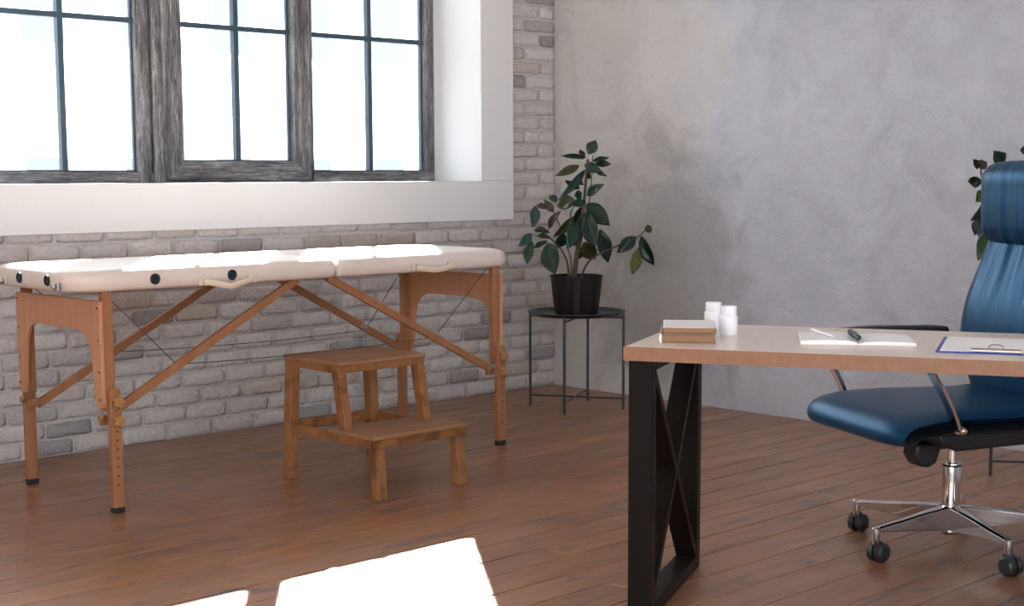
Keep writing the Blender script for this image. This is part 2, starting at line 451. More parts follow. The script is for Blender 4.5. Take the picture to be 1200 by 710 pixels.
for i,(a,b,z0,z1,mx_) in enumerate(lights):
    yy=.365
    wb(MB().box2((mx_-.013,yy-.018,z0),(mx_+.013,yy+.016,z1)).build('glazing_bar',M_muntin,bevel=.002))
    wb(MB().box2((a,yy-.017,1.843),(b,yy+.015,1.867)).build('glazing_bar',M_muntin,bevel=.002))
    m=MB(); e=.010                                        # thin dark gasket round the glass
    for q in ((a,a+e,z0,z1),(b-e,b,z0,z1)): m.box2((q[0],yy-.004,q[2]),(q[1],yy+.012,q[3]))
    for q in ((z0,z0+.006),(z1-e,z1)): m.box2((a+e,yy-.004,q[0]),(b-e,yy+.012,q[1]))
    wb(m.build('gasket',M_muntin))
    wb(MB().box2((a+.002,yy+.001,z0+.002),(b-.002,yy+.005,z1-.002)).build('pane',M_glass))

# window_2: unseen window of the same wall, added for more light from the left
win2=bpy.data.objects.new('window_2',None); COL.objects.link(win2); win2.location=((VX0+VX1)/2,.36,WZ0); structure(win2)
def wb2(o):
    o.parent=win2; o.matrix_parent_inverse=Matrix.Translation(win2.location).inverted(); o['kind']='structure'; return o
m=MB().box2((VX0,Y0,WZ0),(VX1,Y1,WZ0+.053)).box2((VX0,Y0,WZ1-.055),(VX1,Y1,WZ1))
wb2(m.build('frame_rail',M_weath_h))
m=MB()
for x in (VX0,VX0+.73,VX1-.80,VX1-.07): m.box2((x,Y0,WZ0+.053),(x+.07,Y1,WZ1-.055))
wb2(m.build('frame_stile',M_weath_v))
wb2(MB().box2((VX0+.07,.365,WZ0+.05),(VX1-.07,.37,WZ1-.05)).build('pane',M_glass))
m=MB()
m.box2((VX0-.24,ya,SZ0),(VX1+.24,yb,WZ0)); m.box2((VX0-.24,ya,WZ1),(VX1+.24,yb,SZ1)); m.box2((VX0-.24,ya,WZ0),(VX0,yb,WZ1)); m.box2((VX1,ya,WZ0),(VX1+.24,yb,WZ1))
structure(m.build('trim_3',M_white,bevel=.003))

# ------------------------------------------------------------------ outside: street and the pale building across it
o=MB().box2((-60,T,-1.6),(80,60,-1.5)).build('street',M_street); structure(o)
BY,BZ=14.0,11.52  # height set to block low sun; the upper part is out of view
bl=thing('building','pale overexposed building across the street, outside the window','building',(5,BY,-1.5))
def rel(m_,root): 
    bmesh.ops.translate(m_.bm,verts=m_.bm.verts,vec=-Vector(root.location)); return m_
rel(MB().box2((-35,BY,-1.5),(50,BY+9,BZ)),bl).build('wall',M_facade,bl)
rel(MB().box2((-35,BY-.12,2.15),(50,BY+.01,2.3)),bl).build('ledge',M_facade,bl)
for i in range(9):
    x=3.4+i*1.55
    for (z0,z1) in ((.9,1.5),(3.0,4.2)):
        fr_=rel(MB().box2((x,BY-.04,z0),(x+.75,BY+.02,z1)),bl).build('window',M_facade,bl)
        rel(MB().box2((x+.06,BY-.045,z0+.06),(x+.69,BY-.03,z1-.06)),bl).build('pane',M_fwin,fr_)

# ------------------------------------------------------------------ massage table
mt=thing('massage_table','cream padded folding massage table with beech legs below the window','massage table',(-2.37,-.785,0))
def W(m_): return rel(m_,mt)
def cushion(x0,x1,y0,y1,z0,z1,round_left,round_right,name):
    Rr=.13; ns=10
    def outline(ins, z, x_ins):
        a,b,c,d=x0+x_ins[0],x1-x_ins[1],y0+ins,y1-ins
        pts=[]
        rl=max((Rr if round_left else .02)-ins*.6,.008); rr=max((Rr if round_right else .02)-ins*.6,.008)
        for cx,cy,rad,a0 in ((b-rr,d-rr,rr,0),(a+rl,d-rl,rl,90),(a+rl,c+rl,rl,180),(b-rr,c+rr,rr,270)):
            for k in range(ns+1):
                an=R_(a0+90*k/ns); pts.append((cx+rad*math.cos(an),cy+rad*math.sin(an),z))
        return pts
    H=z1-z0; rings=[]
    prof=[(.022,0),(.010,.004),(.003,.014),(0,.03),(0,.047),(.003,.058),(.010,.068),(.022,.075),(.045,.0795),(.10,.082),(.20,.083),(.30,.0835)]
    for ins,h in prof:
        rings.append(outline(ins,z0+h*H/.08,(ins if round_left else min(ins,.012),ins if round_right else min(ins,.012))))
    m=MB(); m.loft(rings); return W(m).build(name,M_vinyl,mt,sharp=60)
cl=cushion(-3.405,-2.312,-1.13,-.43,.765,.842,True,False,'cushion')
cr=cushion(-2.306,-1.352,-1.13,-.43,.765,.842,False,True,'cushion')
# piping line across the rounded end corner
def grommet(x,y,z,normal):
    rot=Vector(normal).to_track_quat('Z','Y').to_matrix()
    m=MB().lathe([(.019,-.004),(.0195,.003),(.0165,.0055),(.013,.003),(.0125,.0012)],(x,y,z),24,rot)
    W(m).build('grommet',M_hole,cl)
for x,z in ((-3.094,.801),(-2.783,.800)): grommet(x,-1.1305,z,(0,-1,0))
for y,z in ((-.74,.803),(-.955,.803)): grommet(-3.4055,y,z,(-1,0,0))
for y in (-.62,-1.03):
    rot=Vector((-1,0,0)).to_track_quat('Z','Y').to_matrix()
    m=MB().box2((-3.412,y-.014,.772),(-3.398,y+.014,.800)).lathe([(.010,0),(.011,.012),(.006,.016)],(-3.412,y,.787),16,rot)
    W(m).build('headrest_socket',M_steel,cl,bevel=.002)
def handle(par,xa,xb,z,sag,kind):
    y=-1.137; n=16; path=[]
    for k in range(n+1):
        s=k/n; 
        d = (1-abs(2*s-1)) if kind=='v' else math.sin(math.pi*s)**.8
        path.append((xa+(xb-xa)*s, y-.012*math.sin(math.pi*s)-.002, z-sag*d))
    m=MB(); rings=[]
    for i,p in enumerate(path):
        p=Vector(p); q=Vector(path[min(i+1,n)])-Vector(path[max(i-1,0)]); q.normalize(); nn=Vector((0,-1,0)).cross(q).normalized()
        rings.append([p-nn*.010+Vector((0,.002,0)),p-nn*.0105+Vector((0,-.003,0)),p-nn*.004+Vector((0,-.006,0)),p+nn*.004+Vector((0,-.006,0)),p+nn*.0105+Vector((0,-.003,0)),p+nn*.010+Vector((0,.002,0))])
    m.loft(rings)
    for x in (xa,xb): m.box2((x-.019,-1.136,z-.014),(x+.019,-1.129,z+.014))
    h=W(m).build('carry_handle',M_strap,par,sharp=50)
    rot=Vector((0,-1,0)).to_track_quat('Z','Y').to_matrix()
    return [(x,z,rot) for x in (xa,xb)],h
for par,xa,xb,z,sag,kd in ((cl,-2.905,-2.70,.783,.022,'v'),(cr,-1.925,-1.735,.790,.016,'u')):
    sc,h=handle(par,xa,xb,z,sag,kd)
    for x,z_,rot in sc:
        W(MB().lathe([(.0055,0),(.0055,.003),(.002,.0045)],(x,-1.139,z_),12,rot)).build('screw',M_steel,par)
# timber under-frame
m=MB()
for a,b in ((-3.15,-2.36),(-2.26,-1.60)):
    m.box2((a,-.96,.752),(b,-.94,.767)); m.box2((a,-.62,.752),(b,-.60,.767))
    m.box2((a,-.94,.752),(a+.02,-.62,.767)); m.box2((b-.02,-.94,.752),(b,-.62,.767))
W(m).build('under_frame',M_beech,mt,bevel=.002)
knob_prof=[(.008,0),(.009,.010)]
def star(m,c,normal,r=.021,t=.016):
    rot=Vector(normal).to_track_quat('Z','Y').to_matrix(); n=40; rings=[]
    for rr,h in ((.55,-.004),(.85,.0),(1,.004),(1,t*.7),(.86,t),(.3,t*1.05)):
        rings.append([rot@Vector((r*rr*(1+.16*math.cos(5*2*math.pi*k/n))*math.cos(2*math.pi*k/n), r*rr*(1+.16*math.cos(5*2*math.pi*k/n))*math.sin(2*math.pi*k/n),h))+Vector(c) for k in range(n)])
    m.loft(rings); return m
for end,(xa,xb,px0,px1) in (('left',(-3.285,-3.247,-3.300,-3.285)),('right',(-1.478,-1.440,-1.440,-1.425))):
    for side,(ya,yb,ye0,ye1,ny) in (('front',(-1.108,-1.080,-1.136,-1.108,-1)),('rear',(-.500,-.472,-.472,-.444,1))):
        lg=W(MB().box2((xa,ya,.355),(xb,yb,.767))).build('leg',M_beech,mt,bevel=.003)
        e0,e1=xa+.004,xb+.006
        m=MB(); m.prism([(e0,.018),(e1,.018),(e1,.425),(e1-.006,.435),(e0+.006,.435),(e0,.425)],ye0,ye1,lambda a,b,c:(a,c,b))
        W(m).build('leg_extension',M_beech,lg,bevel=.003)
        m=MB().box2((e0-.001,ye0-.001,0),(e1+.001,ye1+.001,.020)); W(m).build('rubber_foot',M_rubber,lg,bevel=.003)
        yo=ye0 if ny<0 else ye1; rot=Vector((0,ny,0)).to_track_quat('Z','Y').to_matrix()
        xc=(e0+e1)/2
        for k in range(8):
            if k==0: zz=.357
            else: zz=.285-.031*(k-1)
            W(MB().lathe([(.0036,-.001),(.0036,.0012)],(xc,yo-ny*.0005,zz),10,rot)).build('adjustment_hole',M_hole,lg)
        for zz in (.388,.322):
            W(star(MB(),(xc+.002,yo+ny*.006,zz),(0,ny,0))).build('knob',M_knob,lg,sharp=50)
        # locking block on the inner face
        yi=yb if ny<0 else ya
        m=MB().box2((xa-.004,min(yi,yi-ny*.022),.30),(xb-.006,max(yi,yi-ny*.022),.335)); W(m).build('locking_block',M_beech,lg,bevel=.004)
        W(star(MB(),(xa-.008,(ya+yb)/2,.33),(-1,0,0),.012,.012)).build('knob',M_knob,lg,sharp=50)
    # arched plywood end panel
    a,b=-1.112,-.468; zt=.733; pts=[(a,zt),(a,.385)]
    def arc(cx,cz,rad,a0,a1,n=8): return [(cx+rad*math.cos(R_(a0+(a1-a0)*k/n)),cz+rad*math.sin(R_(a0+(a1-a0)*k/n))) for k in range(n+1)]
    half=[(a,zt)]+[(a,.40)]+arc(a+.028,.385,.028,180,285,6)+[(a+.050,.40),(a+.056,.45),(a+.066,.53)]+arc(a+.166,.525,.10,175,95,9)+[(a+.20,.627)]
    full=half+[(a+b-p,q) for p,q in reversed(half)]
    m=MB(); m.prism(full,px0,px1,lambda u_,v_,w_:(w_,u_,v_))
    pn=W(m).build('end_panel',M_ply,mt,bevel=.002)
    rot=Vector((-1,0,0)).to_track_quat('Z','Y').to_matrix()
    for yy in (a+.014,b-.014):
        for zz in (.71,.60,.49,.395): W(MB().lathe([(.004,0),(.0035,.0025)],(px0,yy,zz),10,rot)).build('screw',M_hole,pn)
# folding braces
braces=[((-3.225,-1.068,.350),(-2.455,-1.068,.765)),((-1.462,-1.068,.326),(-2.315,-1.068,.765)),((-3.255,-.512,.308),(-2.40,-.512,.765)),((-1.455,-.512,.345),(-2.235,-.512,.765))]
for i,(p,q) in enumerate(braces):
    br=W(MB().bar(p,q,.018,.030)).build('brace',M_beech,mt,bevel=.002)
    mid=Vector(p).lerp(Vector(q),.34)
    W(MB().box(mid,(.034,.024,.020),Euler((0,-math.atan2(q[2]-p[2],q[0]-p[0]),0)).to_matrix())).build('hinge_plate',M_steel if i>1 else M_beech,br,bevel=.002)
def cord(p,q,sag=0,r=.0019):
    p=Vector(p); q=Vector(q)
    W(MB().tube([p.lerp(q,k/10)-Vector((0,0,sag*4*(k/10)*(1-k/10))) for k in range(11)],r,6)).build('tension_cord',M_cord,mt)
cord((-3.245,-1.07,.745),(-2.985,-1.07,.487)); cord((-1.482,-1.07,.757),(-1.775,-1.07,.488)); cord((-2.985,-1.07,.487),(-1.775,-1.07,.488),.012)
cord((-3.245,-.505,.745),(-2.93,-.505,.478)); cord((-1.475,-.505,.745),(-1.70,-.505,.470)); cord((-2.93,-.505,.478),(-1.70,-.505,.470),.012)

# ------------------------------------------------------------------ step stool
ss=thing('step_stool','two-step oiled pine stool on the boards before the massage table','step stool',(-2.29,-1.33,0))
def S(m_): return rel(m_,ss)
def leg4(top,bot,wx,wy,zt,zb):
    (tx,ty),(bx_,by_)=top,bot
    f4=lambda x,y,z:[(x-wx/2,y-wy/2,z),(x+wx/2,y-wy/2,z),(x+wx/2,y+wy/2,z),(x-wx/2,y+wy/2,z)]
    return S(MB().hexa(f4(bx_,by_,zb),f4(tx,ty,zt))).build('leg',M_pine,ss,bevel=.003)
XA,XB=-2.480,-2.098
leg4((XA,-1.060),(XA-.022,-1.062),.040,.046,.452,0); leg4((XB,-1.045),(XB+.004,-1.062),.040,.046,.452,0)
for x in (XA-.006,XB-.014):
    m=S(MB().hexa([(x-.018,-1.424,.224),(x+.018,-1.424,.224),(x+.018,-1.380,.224),(x-.018,-1.380,.224)],[(x-.018,-1.384,.452),(x+.018,-1.384,.452),(x+.018,-1.340,.452),(x-.018,-1.340,.452)])).build('upright',M_pine,ss,bevel=.003)
leg4((XA+.005,-1.566),(XA-.008,-1.600),.043,.040,.206,0); leg4((XB+.016,-1.552),(XB-.007,-1.600),.043,.040,.206,0)
def tread(x0,x1,y0,y1,z1):
    S(MB().box2((x0,y0,z1-.014),(x1,y1,z1))).build('tread',M_pine_top,ss,bevel=.003)
tread(-2.502,-2.090,-1.390,-1.030,.476); tread(-2.506,-2.056,-1.592,-1.318,.226)
def rail(a,b): S(MB().box2(a,b)).build('rail',M_pine,ss,bevel=.003)
rail((-2.499,-1.387,.434),(-2.094,-1.369,.463)); rail((-2.499,-1.056,.434),(-2.094,-1.036,.463))
rail((-2.500,-1.370,.434),(-2.482,-1.054,.463)); rail((-2.112,-1.370,.434),(-2.094,-1.054,.463))
rail((-2.503,-1.588,.180),(-2.060,-1.568,.213)); 
rail((-2.506,-1.570,.182),(-2.484,-1.050,.214)); rail((-2.082,-1.570,.182),(-2.062,-1.040,.214))
rail((-2.484,-1.062,.182),(-2.080,-1.042,.222))

# ------------------------------------------------------------------ plant stands
def make_stand(name,label,loc,rz):
    st=thing(name,label,'side table',loc,rz,'black tray tables under the plants')
    R0,zt=.243,.487
    MB().lathe([(.0,zt-.016),(R0-.028,zt-.016),(R0-.020,zt-.012),(R0-.006,zt),(R0,zt),(R0+.001,zt-.003),(R0-.004,zt-.006),(R0-.018,zt-.019),(R0-.028,zt-.021),(.0,zt-.021)],n=56,cap=False).build('tray',M_tray,st)
    for k in range(4):
        a=math.pi/2*k; x,y=(R0-.004)*math.cos(a),(R0-.004)*math.sin(a)
        MB().tube([(x,y,0),(x,y,zt-.012)],.0065,10).build('leg',M_black,st)
    for k in range(2):
        a=math.pi/2*k; x,y=(R0-.006)*math.cos(a),(R0-.006)*math.sin(a)
        MB().tube([(x,y,.055+.004*k),(-x,-y,.055+.004*k)],.004,8).build('cross_rod',M_black,st)
        MB().tube([(x,y,zt-.030-.007*k),(-x,-y,zt-.030-.007*k)],.004,8).build('cross_rod',M_black,st)
    return st
make_stand('side_table','round black metal tray table in the room corner',(-.50,-.655,0),math.atan2(-.208,.120))
make_stand('side_table','round black metal tray table behind the office chair',(-.40,-3.105,0),R_(128))

# ------------------------------------------------------------------ potted rubber plants
def leaf(bm, ly, base, tip, width, bend, roll, col, cup=.25):
    base=Vector(base); tip=Vector(tip); d=tip-base; L=d.length; d.normalize()
    toc=Vector((-.72,-.67,.12)).normalized()
    nrm=(toc-d*toc.dot(d)).normalized(); nrm=Matrix.Rotation(roll,3,d)@nrm
    side=d.cross(nrm).normalized()
    n=12; k=3; rows=[]
    for i in range(n+1):
        s=i/n
        w=width*.5*(math.sin(math.pi*min(1,(s*.97+.015))**.92)**.95) if 0<s<1 else .001
        if s>.85: w*=1-.2*(s-.85)/.15
        c=base+d*L*s+nrm*(bend*L*math.sin(math.pi*s))
        row=[]
        for j in range(-k,k+1):
            q=j/k
            row.append(bm.verts.new(c+side*w*q+nrm*(cup*w*abs(q)**1.5-.0012*(1 if j==0 else 0)+.003*math.sin(9*s+q*2))))
        rows.append(row)
    for a,b in zip(rows,rows[1:]):
        for j in range(2*k):
            fc=bm.faces.new((a[j],a[j+1],b[j+1],b[j])); fc.smooth=True
            kk=1.22 if j in (k-1,k) and False else 1
            for lp in fc.loops: lp[ly]=(col[0]*kk,col[1]*kk,col[2]*kk,1)
GR=(.011,.034,.017); DK=(.006,.020,.013); TE=(.010,.034,.027); OL=(.042,.046,.016); BR=(.040,.026,.016); YG=(.10,.115,.035); BL=(.022,.050,.054); LG=(.020,.052,.016)
def make_plant(label, loc, leaves, stems, tocrop, seed, shadow_leaves=()):
    rnd=random.Random(seed)
    pl=thing('potted_plant',label,'plant',loc,0,'rubber plants in dark pots')
    # ribbed pot
    m=MB(); n=72; H=.192
    for ring_set in (1,):
        rings=[]
        for rad,h,amp in ((.104,0,0),(.108,.004,.003),(.128,H-.012,.004),(.131,H-.010,0),(.132,H,0),(.126,H,0),(.122,H-.03,0)):
            rings.append([((rad-(amp if k%6==0 else 0))*math.cos(2*math.pi*k/n),(rad-(amp if k%6==0 else 0))*math.sin(2*math.pi*k/n),h) for k in range(n)])
        m.loft(rings,cap=False); vs=[]
        m.bm.verts.ensure_lookup_table(); m.bm.faces.new(list(reversed(m.bm.verts[:n])))
    m.build('pot',M_pot,pl,sharp=28)
    m=MB(); rings=[[(rad*math.cos(2*math.pi*k/24),rad*math.sin(2*math.pi*k/24),H-.022+z+rnd.uniform(-.003,.003)) for k in range(24)] for rad,z in ((.1225,0),(.10,.006),(.06,.010),(.02,.013))]
    m.loft(rings,cap=False); m.bm.verts.ensure_lookup_table(); m.bm.faces.new(m.bm.verts[-24:]); m.build('soil',M_soil,pl)
    for path,rad,mm in stems:
        pts=[tocrop(*p) for p in path]
        # smooth the polyline
        sm=[]
        for i in range(len(pts)-1):
            for k in range(6):
                tt=k/6; p0=pts[max(i-1,0)];p1=pts[i];p2=pts[i+1];p3=pts[min(i+2,len(pts)-1)]
                sm.append(.5*((2*p1)+(p2-p0)*tt+(2*p0-5*p1+4*p2-p3)*tt*tt+(3*p1-p0-3*p2+p3)*tt**3))
        sm.append(pts[-1]); N=len(sm)
        m=MB(); m.tube(sm,[rad*(1-.6*i/(N-1)) for i in range(N)],8); m.build('stem',mm,pl)
    bm=bmesh.new(); ly=bm.loops.layers.float_color.new('tint')
    pet=MB()
    for (bx_,by_,tx,ty,w,col,db,dt) in leaves:
        k=rnd.uniform(.8,1.25); c=tuple(q*k for q in col)
        b=tocrop(bx_,by_,db); tp=tocrop(tx,ty,dt)
        leaf(bm,ly,b,tp,w*PX*1.14,rnd.uniform(.02,.11),rnd.uniform(-.6,.6),c,rnd.uniform(.1,.4))
    me=bpy.data.meshes.new('foliage'); bm.to_mesh(me); bm.free(); me.materials.append(M_leaf)
    fo=bpy.data.objects.new('foliage',me); COL.objects.link(fo); fo.parent=pl
    sd=fo.modifiers.new('thick','SOLIDIFY'); sd.thickness=.0011; sd.offset=0
    return pl
PX=1/3.55/(1688.5/7.15)
cr_=Vector((.727,-.687,0)); cd_=Vector((.687,.727,0))
def crop1(x,y,dep=0): return cr_*((x-266)*PX)+Vector((0,0,.192+(588-y)*PX))+cd_*dep
L1=[(315,92,346,34,44,GR,0,.02),(305,105,199,97,19,DK,0,-.05),(278,138,176,179,32,OL,0,-.08),(292,112,284,70,26,BR,.03,.06),(330,120,404,103,20,DK,0,.07),(343,126,406,132,26,DK,0,-.04),(298,132,366,162,38,DK,-.02,-.07),(342,163,393,181,22,DK,.02,.05),(303,153,188,278,30,TE,0,-.10),(278,232,216,197,27,DK,0,-.06),(306,260,374,213,36,TE,-.01,-.08),(298,284,243,298,32,TE,-.03,-.09),(266,285,184,300,58,OL,.02,.07),(308,292,400,380,66,DK,0,-.07),(312,325,338,476,66,DK,-.03,-.10),(362,398,399,538,56,DK,0,.03),(264,368,226,477,52,TE,-.02,-.10),(150,452,176,580,76,GR,-.02,-.08),(82,446,60,541,42,LG,0,-.03),(98,300,84,389,40,BL,0,-.04),(82,416,27,466,34,BL,0,-.05),(145,447,87,476,24,TE,0,-.04),(155,412,88,402,26,DK,0,.03),(158,434,98,424,24,GR,0,-.05),(142,312,102,297,24,BR,0,.03),(172,326,134,276,30,OL,0,.02),(186,287,156,258,30,GR,0,.04),(200,322,150,402,30,BR,0,.05),(266,338,172,432,38,OL,.02,.07),(296,452,346,528,58,OL,.03,.08),(292,470,280,524,32,OL,.04,.07),(512,430,434,495,48,DK,0,-.02),(532,468,498,589,44,YG,0,.02),(534,428,588,550,48,DK,0,-.02),(548,406,579,390,30,OL,0,.02),(285,305,268,385,38,DK,.01,.05),(258,262,290,250,34,TE,.0,.03),(302,168,328,188,28,DK,.02,.04),(214,412,188,480,44,DK,.03,.08),(300,330,275,420,44,GR,-.01,-.04),(322,300,350,350,50,GR,.02,.06),(250,430,272,470,30,DK,.02,.07),(296,215,258,190,22,GR,0,.04)]
S1=[([(256,604,0),(268,500,0),(285,420,0),(296,300,0),(304,200,0),(312,110,0)],.013,M_stem),([(290,380,.01),(318,290,.02),(328,190,.01),(332,95,0)],.006,M_gstem),([(233,606,-.03),(228,540,-.03),(205,485,-.03),(172,448,-.03),(146,430,-.03),(85,420,-.03)],.0055,M_stem),([(246,606,.03),(244,530,.03),(228,470,.05),(205,400,.05),(172,330,.03),(150,300,.02)],.005,M_gstem),([(284,604,.0),(305,550,0),(345,510,0),(440,465,0),(515,433,0),(552,402,0)],.006,M_stem),([(515,433,0),(530,468,0)],.003,M_gstem),([(268,500,0),(262,430,-.02),(240,350,.0),(262,290,0)],.006,M_stem)]
Z_tray=.4713
make_plant('rubber plant in dark ribbed pot on the corner tray table, beside the brick wall',(-.50,-.655,Z_tray),L1,S1,crop1,3)
# second plant, mostly hidden behind the chair
PX2=1/4.44/(1688.5/5.40)
def crop2(x,y,dep=0): return cr_*((x-648)*PX2)+Vector((0,0,.192+(839-y)*PX2))+cd_*dep
PX=PX2*1.0
L2=[(200,125,143,91,30,DK,0,-.05),(190,125,240,105,36,BR,.02,.03),(312,112,246,52,52,DK,0,-.05),(212,196,158,196,40,DK,0,.04),(232,252,163,300,44,OL,0,-.06),(250,290,142,388,46,DK,0,-.06),(235,350,168,468,32,BL,-.02,-.08),(240,380,203,470,46,DK,.02,.05),(240,460,184,590,52,LG,-.01,-.05),(440,70,436,22,40,DK,0,.03)]
L2=[(a_,b_,c_+(c_-a_)*.12,d_+(d_-b_)*.12,w_*1.35,cc,e_,g_) for (a_,b_,c_,d_,w_,cc,e_,g_) in L2]
for (bx_,by_,tx,ty,w_,cc) in ((500,200,430,130,60,DK),(640,140,600,40,50,GR),(650,110,730,40,52,DK),(650,180,760,150,60,TE),(640,260,520,250,66,DK),(660,280,790,300,70,GR),(640,350,540,430,74,DK),(660,380,780,470,74,DK),(560,420,470,520,70,OL),(660,480,760,600,76,GR),(640,500,560,640,80,DK),(420,300,380,400,60,GR),(400,380,330,480,64,DK),(720,420,830,450,60,LG),(740,300,850,240,56,DK),(480,120,520,40,48,GR),(560,300,500,370,60,TE),(700,560,800,690,70,DK)):
    L2.append((bx_,by_,tx,ty,w_,cc,.0,(.06 if (bx_+by_)%3 else -.07)))
S2=[([(648,850,0),(652,700,0),(645,500,0),(640,300,0),(644,120,0)],.013,M_stem),([(648,620,0),(540,520,0),(400,380,0),(290,280,0),(215,190,0),(198,125,0)],.007,M_stem),([(645,500,0),(540,350,0),(480,200,0),(440,70,0)],.007,M_stem),([(645,450,0),(700,360,0),(750,280,0)],.006,M_gstem),([(400,380,0),(330,390,0),(240,365,0)],.004,M_gstem),([(540,520,0),(400,500,0),(240,460,0)],.004,M_gstem),([(480,200,0),(400,140,0),(312,112,0)],.004,M_gstem),([(290,280,0),(250,260,0),(232,252,0)],.003,M_gstem)]
make_plant('rubber plant in dark ribbed pot behind the blue office chair',(-.40,-3.105,Z_tray),L2,S2,crop2,5)

# ------------------------------------------------------------------ desk
DA=R_(26.5); DX,DY=-2.924,-3.168; DH=.72; DD=.625; DL=1.45
# local axes: +x = depth (away from the front edge), -y = along the front edge to the right
dk=thing('desk','pale oak desk with shade-toned orange edge and black steel cross-braced legs','desk',(DX,DY,0),DA)
MB().box2((.004,-DL+.004,DH-.036),(DD-.004,-.004,DH)).build('desktop',M_desk,dk,bevel=.0015)
m=MB()
m.box2((0,-DL,DH-.0362),(.004,0,DH-.0006)).box2((DD-.004,-DL,DH-.0362),(DD,0,DH-.0006)).box2((.004,-.004,DH-.0362),(DD-.004,0,DH-.0006)).box2((.004,-DL,DH-.0362),(DD-.004,-DL+.004,DH-.0006))
m.build('edge_band',M_edge,dk)
def frame(y0):
    w=.062; t_=.045; a,b=.022,DD-.028; zt=DH-.0365; y1=y0-w
    m=MB()
    m.box2((a,y0,0),(a+t_,y1,zt)).box2((b-t_,y0,0),(b,y1,zt)).box2((a+t_,y0,0),(b-t_,y1,.04)).box2((a+t_,y0,zt-.03),(b-t_,y1,zt))
    fr_=m.build('leg_frame',M_deskmetal,dk,bevel=.002)
    yc=(y0+y1)/2
    MB().bar((a+t_-.005,yc,.045),(b-t_+.005,yc,zt-.034),w-.004,.026).build('cross_brace',M_deskmetal,fr_,bevel=.002)
    MB().bar((a+t_-.005,yc,zt-.034),(b-t_+.005,yc,.045),w-.004,.0255).build('cross_brace',M_deskmetal,fr_,bevel=.002)
frame(-.008); frame(-DL+.07)

# things on the desk
dv=Vector((math.cos(DA),math.sin(DA),0)); du=Vector((math.sin(DA),-math.cos(DA),0))
def book(label,loc,rz,w,d,h,side,mspine,mfront):
    """w along the visible page edge (x), d depth (y); spine at side*x"""
    b=thing('book',label,'book',loc,rz,'books stacked on the desk corner')
    c=.0014
    MB().box2((-w/2,-d/2,0),(w/2,d/2,c)).build('back_cover',M_tan,b,bevel=.0005)
    MB().box2((-w/2,-d/2,h-c),(w/2,d/2,h)).build('front_cover',mfront,b,bevel=.0005)
    n=8; pts=[]
    for k in range(n+1):
        an=-math.pi/2+math.pi*k/n; pts.append((side*(w/2-.001+.004*math.cos(an)),h/2+(h/2)*math.sin(an)))
    pts+=[(side*(w/2-.0035),h-.0004),(side*(w/2-.0035),.0004)]
    MB().prism(pts,-d/2,d/2,lambda u_,v_,w_:(u_,w_,v_)).build('spine',mspine,b)
    x0,x1=(-w/2+.002,w/2-.0036) if side>0 else (-w/2+.0036,w/2-.002)
    MB().box2((x0,-d/2+.0008,c),(x1,d/2-.002,h-c)).build('page_block',M_pages,b)
    return b
brz=R_(-50.5)
bd=Vector((math.cos(brz+math.pi/2),math.sin(brz+math.pi/2),0)); bw=Vector((math.cos(brz),math.sin(brz),0))
pf=Vector((-2.757,-3.240,DH))
book('thick tan closed book at the bottom of the stack, on the desk corner',pf+bd*.105,brz,.141,.21,.0235,-1,M_cover,M_tan)
book('thinner white-covered book on top of the desk stack',pf+bd*.100+bw*.002+Vector((0,0,.0235)),brz+R_(1),.134,.195,.0175,1,M_grey,M_cover)
def bottle(label,loc,k):
    b=thing('pill_bottle',label,'bottle',loc,k,'white pill bottles on the desk')
    MB().lathe([(.0,0),(.0235,0),(.025,.0015),(.0252,.004),(.0252,.047),(.0245,.0505),(.0222,.053),(.0205,.054),(.0205,.057)],n=40).build('body',M_plastic,b)
    m=MB(); n=80; rings=[]
    for rad,h,am in ((.0215,.0555,0),(.0222,.057,.0004),(.0222,.064,.0004),(.0214,.0646,0),(.0214,.0655,0),(.0222,.066,.0004),(.0222,.0765,.0004),(.0214,.0783,0),(.0185,.0788,0)):
        rings.append([((rad-(am if q%2 else 0))*math.cos(2*math.pi*q/n),(rad-(am if q%2 else 0))*math.sin(2*math.pi*q/n),h) for q in range(n)])
    m.loft(rings).build('cap',M_plastic,b)
bottle('front white pill bottle, clear of the books',(-2.520,-3.186,DH),0)
bottle('white pill bottle partly hidden behind the books and the other bottle',(-2.455,-3.082,DH),1.0)

# open notebook
nb=thing('notebook','open white notebook lying on the desk near its middle','notebook',(-2.415,-3.520,DH),math.atan2(-.232,.177))
def pages(m,x0,x1,z0,z1,d,curl):
    n=10; rings=[]
    for i in range(n+1):
        s=i/n; x=x0+(x1-x0)*s; z=z1+curl(s)
        rings.append([(x,-d/2,z0),(x,-d/2,z),(x,d/2,z),(x,d/2,z0)])
    m.loft(rings)
MB().box2((-.146,-.102,0),(.146,.102,.0018)).build('cover',M_cream,nb,bevel=.0008)
m=MB(); pages(m,-.143,-.001,.0018,.010,.199,lambda s:.003*math.sin(math.pi*s)**.6-.004*max(0,(s-.85)/.15)); m.build('page_block',M_paper,nb)
m=MB(); pages(m,.001,.143,.0018,.0075,.199,lambda s:.003*math.sin(math.pi*s)**.6-.003*max(0,(.12-s)/.12)); m.build('page_block',M_paper,nb)
nbm=Matrix.Translation(nb.location)@Matrix.Rotation(nb.rotation_euler.z,4,'Z')
